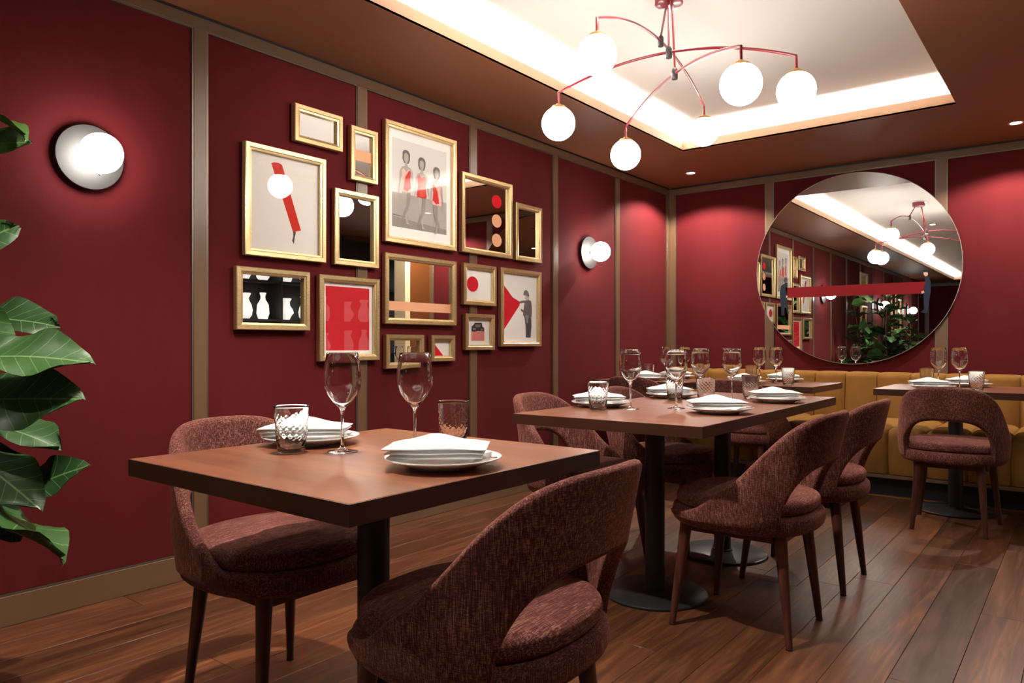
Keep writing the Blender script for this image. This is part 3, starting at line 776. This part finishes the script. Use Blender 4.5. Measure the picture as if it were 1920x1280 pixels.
plate_me = lathe([(0, .002), (.066, .002), (.068, 0), (.074, 0), (.078, .004), (.104, .012), (.126, .0195), (.130, .0215), (.1295, .0235), (.125, .0235),
                  (.100, .0165), (.080, .010), (.07, .0085), (0, .0085)], 72, M['china'], sharp=60)
def napkin_mesh(v=0):
    rnd = random.Random(20+v); V, Fc = [], []
    def layer(x0, x1, y0, y1, z0, th, skew, hump, curl):
        nx_, ny_ = 16, 9; b = len(V)
        for s_ in (0, 1):
            for i in range(nx_+1):
                for j in range(ny_+1):
                    u, w_ = i/nx_, j/ny_
                    x_ = x0+(x1-x0)*u; y_ = y0+(y1-y0)*w_+skew*(u-.5)
                    edge = min(1, min(u, 1-u)*7)**.5*min(1, min(w_, 1-w_)*6)**.5
                    hz = hump*math.exp(-((u-.48)/.22)**2-((w_-.62)/.42)**2)+curl*(max(0, u-.6)/.4)**2*(1-max(0, (u-.9)/.1)*.5)
                    wav = .0008*sin(9*u+5*w_+v)
                    z_ = z0+hz+wav+(th*(.25+.75*edge) if s_ else (-hz*.0))
                    if not s_: z_ = z0+hz*.85+wav
                    V.append((x_, y_, z_))
        n1 = (nx_+1)*(ny_+1); I = lambda s_, i, j: b+s_*n1+i*(ny_+1)+j
        for i in range(nx_):
            for j in range(ny_):
                Fc.append((I(1, i, j), I(1, i+1, j), I(1, i+1, j+1), I(1, i, j+1))); Fc.append((I(0, i, j), I(0, i, j+1), I(0, i+1, j+1), I(0, i+1, j)))
        for i in range(nx_):
            Fc.append((I(0, i, 0), I(0, i+1, 0), I(1, i+1, 0), I(1, i, 0))); Fc.append((I(0, i+1, ny_), I(0, i, ny_), I(1, i, ny_), I(1, i+1, ny_)))
        for j in range(ny_):
            Fc.append((I(0, 0, j+1), I(0, 0, j), I(1, 0, j), I(1, 0, j+1))); Fc.append((I(0, nx_, j), I(0, nx_, j+1), I(1, nx_, j+1), I(1, nx_, j)))
    layer(-.106, .098, -.064, .058, .0, .0085, .01, .0, .0)
    layer(-.109, .103, -.068, .062, .0092, .0085, .016, .006, .001)
    layer(-.114, .107, -.070, .064, .0185, .0095, .022, .017, -.003)
    me = mesh('napkin', V, Fc, True, [M['linen']]); me.set_sharp_from_angle(angle=radians(45)); return me
nap = [napkin_mesh(0), napkin_mesh(1)]
def fork_mesh():
    L = []
    L.append(box(-.10, .045, -.0035, .0035, 0, .0022, M['chrome'], .0008, 1)); L.append(box(.045, .062, -.0105, .0105, .0003, .0022, M['chrome'], .0008, 1))
    for k_ in range(4): L.append(box(.062, .10, -.0105+k_*.0061, -.0078+k_*.0061, .0005, .0020, M['chrome']))
    return join_meshes(L, M['chrome'])
def knife_mesh():
    return join_meshes([box(-.11, .0, -.005, .005, 0, .0035, M['chrome'], .0012, 1), box(.0, .11, -.0075, .0065, .0006, .0022, M['chrome'], .0006, 1)], M['chrome'])
fork_me, knife_me = fork_mesh(), knife_mesh()
_n = [0]
def setting(where, pc, ang, wine, tumbler, cutlery=True):
    """where: unique words for this place at this table"""
    x, y = pc; z = TT+.0003; a = radians(ang)
    tag(link('dinner_plate', plate_me, None, (x, y, z), (0, 0, 0)), 'white dinner plate '+where, 'plate', 'white dinner plates')
    tag(link('napkin', nap[_n[0] % 2], None, (x-.008*cos(a), y-.008*sin(a), z+.0262), (0, 0, a)), 'folded white napkin '+where, 'napkin', 'white linen napkins'); _n[0] += 1
    if cutlery:
        ox, oy = -sin(a), cos(a)
        tag(link('fork', fork_me, None, (x+ox*.052-cos(a)*.02, y+oy*.052-sin(a)*.02, z+.0237), (0, 0, a+pi)), 'steel fork under napkin '+where, 'fork', 'steel forks')
        tag(link('knife', knife_me, None, (x-ox*.03+cos(a)*.012, y-oy*.03+sin(a)*.012, z+.0237), (0, 0, a)), 'steel knife under napkin '+where, 'knife', 'steel knives')
    tag(link('wine_glass', wine_me, None, (*wine, z), (0, 0, random.random()*6)), 'clear stemmed wine glass '+where, 'wine glass', 'clear wine glasses')
    tag(link('water_tumbler', tum_me, None, (*tumbler, z), (0, 0, random.random()*6)), 'clear dimpled water tumbler '+where, 'tumbler', 'dimpled tumblers')
setting('on the wall side of the square table', (1.395, 1.25), 38, (1.593, 1.198), (1.493, 1.118))
setting('on the aisle side of the square table', (1.945, 1.195), 36, (1.712, 1.335), (1.715, 1.478))
setting('on the long table, wall side, by the square table', (1.40, 2.77), 38, (1.567, 2.727), (1.478, 2.615))
setting('on the long table, wall side, by the banquette tables', (1.405, 3.45), 38, (1.576, 3.41), (1.492, 3.301))
setting('on the long table, aisle side, by the square table', (1.925, 2.80), 34, (1.707, 2.868), (1.70, 3.19))
setting('on the long table, aisle side, by the banquette tables', (1.925, 3.49), 34, (1.70, 3.50), (1.745, 3.63))
setting('on the chair side of the corner table', (.44, 5.02), 10, (.527, 5.15), (.36, 5.2), False)
setting('on the banquette side of the corner table', (.50, 5.42), 10, (.645, 5.23), (.70, 5.4), False)
setting('on the chair side of the table below the mirror', (1.22, 4.98), 20, (1.36, 5.17), (1.50, 4.99), False)
setting('on the banquette side of the table below the mirror', (1.34, 5.42), 20, (1.24, 5.18), (1.10, 5.40), False)
setting('on the chair side of the table away from the corner', (2.33, 5.06), 20, (2.46, 5.174), (2.56, 5.05), False)
setting('on the banquette side of the table away from the corner', (2.47, 5.50), 20, (2.34, 5.235), (2.245, 5.44), False)

# ================================================================== FIDDLE LEAF FIG
def leaf_mesh(seed):
    rnd = random.Random(seed); NX, NY = 8, 14; V, Fc = [], []
    L = 1.0; cup = rnd.uniform(.15, .5); droop = rnd.uniform(.15, .5); ph = rnd.random()*6; wv = rnd.uniform(.045, .08)
    for i in range(NY+1):
        v = i/NY
        wd = .33*(sin(pi*min(1, (v*.96+.02))**.8)**.75)*(0.62+.55*v) if v < 1 else 0.02
        wd = max(wd, .012)
        for j in range(NX+1):
            u = -1+2*j/NX; x_ = u*wd
            z_ = cup*abs(u)**1.5*wd*.6-droop*v*v*.5+wv*sin(11*v+ph+(u*2))*abs(u)**1.5
            V.append((x_, v*L+.02*sin(8*u+ph)*(v > .9), z_))
    for i in range(NY):
        for j in range(NX): Fc.append((i*(NX+1)+j, i*(NX+1)+j+1, (i+1)*(NX+1)+j+1, (i+1)*(NX+1)+j))
    return V, Fc
LV = []
for sd in range(5):
    for size in (.20, .27):
        V, Fc = leaf_mesh(sd); n0 = len(V)
        V = [(x*size, y*size, z*size) for x, y, z in V]
        V2 = V+[(x, y, z-.0011) for x, y, z in V]
        Fc2 = list(Fc)+[tuple(n0+i for i in reversed(f)) for f in Fc]
        LV.append((size, mesh('leaf', V2, Fc2, True, [M['leaf']])))
def fig():
    ox, oy = .52, .02
    t = thing('fiddle_leaf_fig', 'tall fiddle leaf fig with large glossy green leaves beside the picture wall', 'plant', (ox, oy, 0))
    # planter
    link('planter', join_meshes([box(-.40, .45, -.40, -.37, 0, .42, M['pot'], .004, 1), box(-.40, .45, .22, .25, 0, .42, M['pot'], .004, 1),
                                 box(-.40, -.37, -.37, .22, 0, .42, M['pot'], .004, 1), box(.42, .45, -.37, .22, 0, .42, M['pot'], .004, 1),
                                 box(-.37, .42, -.37, .22, 0, .03, M['pot'])], M['pot']), t)
    link('soil', box(-.368, .418, -.368, .218, .03, .37, M['soil']), t)
    rnd = random.Random(3); stems = []
    for (bx, by, tx, ty, tz) in ((-.15, -.05, -.22, .10, 1.45), (.12, 0, .10, .16, 1.72), (.30, -.1, .42, .0, 1.35), (.0, -.25, -.05, -.4, 1.5), (-.28, .1, -.30, .30, 1.75), (-.34, -.1, -.36, .05, 1.2), (.2, -.2, .3, -.35, 1.3)):
        pts = [Vector((bx+(tx-bx)*f+.02*sin(7*f+bx*9), by+(ty-by)*f+.02*cos(6*f), .36+(tz-.36)*f)) for f in [i/9 for i in range(10)]]
        stems.append(pts); link('stem', tube(pts, [.013-.008*i/9 for i in range(10)], M['stem'], 8), t)
    off = Vector((ox, oy, 0))
    def put(base, tip, up, idx=None):
        d_ = (tip-base); L = d_.length
        size, me = min(LV, key=lambda q: abs(q[0]-L)) if idx is None else LV[idx]
        y_ = d_.normalized(); z_ = (up-y_*up.dot(y_)).normalized(); x_ = y_.cross(z_)
        o = link('leaf', me, t); k_ = L/size
        o.matrix_basis = Matrix((( x_.x*k_, y_.x*k_, z_.x*k_, base.x-ox), (x_.y*k_, y_.y*k_, z_.y*k_, base.y-oy), (x_.z*k_, y_.z*k_, z_.z*k_, base.z), (0, 0, 0, 1)))
        # petiole back to the nearest stem
        bl = base-off; best = min((p for s_ in stems for p in s_), key=lambda p: (p-bl).length+.6*max(0, p.z-bl.z))
        if (best-bl).length > .01:
            m_ = (best+bl)/2+Vector((0, 0, -.02)); link('petiole', tube([best, m_, bl+y_*.02], .0032, M['stem'], 6), t)
    def pt(px, py, tt): a = _d(px, py); return Vector((CW+a[0]*tt, a[1]*tt, CH+a[2]*tt))
    # leaves that reach into the photograph
    spec = [((-80, 178), (54, 241), 2.25, 2.2, 94, 8), ((-90, 290), (28, 240), 2.3, 2.25, 62, 4), ((-120, 500), (8, 415), 2.2, 2.2, 30, 2),
            ((-70, 600), (88, 580), 2.38, 2.33, 52, 3), ((-55, 672), (152, 648), 2.1, 2.1, 50, 1),
            ((-75, 752), (136, 737), 2.15, 2.1, 28, 9), ((-70, 790), (106, 796), 2.3, 2.25, 66, 5), ((-90, 830), (72, 930), 2.15, 2.1, 25, 7),
            ((40, 925), (138, 866), 2.3, 2.25, 35, 0), ((-50, 935), (140, 1006), 2.2, 2.1, 86, 6), ((-90, 960), (38, 985), 2.2, 2.2, 40, 2),
            ((-60, 560), (18, 665), 2.2, 2.2, 20, 4)]
    for b, tp_, t0, t1, tl_, ix in spec:
        B0, B1 = pt(*b, t0), pt(*tp_, t1); vw = (B1-Vector((CW, 0, CH))).normalized(); dr = (B1-B0).normalized()
        sd_ = vw.cross(dr).normalized(); sd_ = sd_ if sd_.z > 0 else -sd_
        put(B0, B1, -vw*cos(radians(tl_))+sd_*sin(radians(tl_)), ix)
    n = 0; tries = 0
    while n < 165 and tries < 7000:
        tries += 1
        s_ = rnd.choice(stems); f = rnd.uniform(.18, 1); i = min(8, int(f*9)); p = s_[i].lerp(s_[i+1], f*9-i)+off
        az = rnd.uniform(0, 2*pi); el = rnd.uniform(-.25, .55)+(.5 if f > .92 else 0)
        dr = Vector((cos(az)*cos(el), sin(az)*cos(el), sin(el))); L = rnd.uniform(.18, .30)
        b = p+dr*.05; e_ = b+dr*L
        bad = False
        for q in (b, e_, (b+e_)/2):
            rx, ry = q.x-CW, q.y; dep = -SN*rx+CS*ry; rr = CS*rx+SN*ry
            if q.x < .06 or q.z < .45: bad = True
            if dep > 0 and CX_PX+F_PX*rr/dep > -70: bad = True
        if bad: continue
        up = Vector((rnd.uniform(-.3, .3), rnd.uniform(-.3, .3), 1))+dr*.0
        put(b, e_, up); n += 1
fig()

# ================================================================== ROOM BEYOND (seen in the framed mirrors)
SX = 4.42
def shelf_unit():
    t = thing('display_shelf', 'black display shelf with rows of white vases, seen in the framed mirrors', 'shelf', (SX, 5.6, 0))
    link('back_panel', box(.26, .275, -1.35, 1.35, .02, 2.4, M['dark_shelf']), t)
    for y in (-1.33, -.45, .45, 1.33): link('upright', box(0, .2598, y-.012, y+.012, 0, 2.4, M['dark_shelf']), t)
    for z in (.46, .90, 1.31, 1.76):
        for (a, b) in ((-1.317, -.463), (-.437, .437), (.463, 1.317)): link('shelf_board', box(0, .2598, a, b, z-.025, z, M['dark_shelf']), t)
shelf_unit()
vp = [[(0, 0), (.05, 0), (.085, .05), (.095, .12), (.08, .19), (.05, .25), (.045, .28), (.075, .34), (.07, .345), (.04, .29), (0, .28)],
      [(0, 0), (.04, 0), (.07, .06), (.10, .10), (.085, .15), (.05, .20), (.045, .25), (.07, .30), (.065, .303), (.038, .25), (0, .24)],
      [(0, 0), (.06, 0), (.085, .08), (.075, .2), (.035, .27), (.03, .31), (.045, .36), (.04, .362), (.025, .31), (0, .30)]]
vn = ['round-shouldered white vase', 'squat wide-bellied white vase', 'tall narrow-necked white vase']
vm = [lathe([(r_*.86, z_*.86) for r_, z_ in p], 32, M['self_lit_vase'], sharp=60) for p in vp]
zn = {.46: 'lowest', .90: 'second lowest', 1.31: 'second highest', 1.76: 'top'}
i = 0
for z in (.46, .90, 1.31, 1.76):
    for y in (-1.1, -.85, -.62, -.3, -.03, .25, .62, .9, 1.15):
        k = (i*2+int(z*10)) % 3; i += 1
        tag(link('vase', vm[k], None, (SX+.13, 5.6+y, z+.0003)), vn[k]+' on the '+zn[z]+' board of the black display shelf', 'vase', 'white vases on the display shelf')
cu = []
Vc, Fc = [], []
N = 90
for i in range(N+1):
    y = 6.98+1.38*i/N; x = 4.66+.022*sin(i*1.25)
    for z in (.02, 2.44): Vc.append((x, y, z))
    for z in (2.44, .02): Vc.append((x+.006, y, z))
for i in range(N):
    for j in range(4): Fc.append((i*4+j, (i+1)*4+j, (i+1)*4+(j+1) % 4, i*4+(j+1) % 4))
tag(link('curtain', mesh('curtain', Vc, Fc, True, [M['curtain']])), 'pale pleated curtain beyond the display shelf, seen in the framed mirrors', 'curtain')
downlight(4.3, 7.5, ZC, 'added unseen downlight over the pale curtain in the room beyond', 40, 110)  # invented lamp that lights the curtain for the framed mirrors
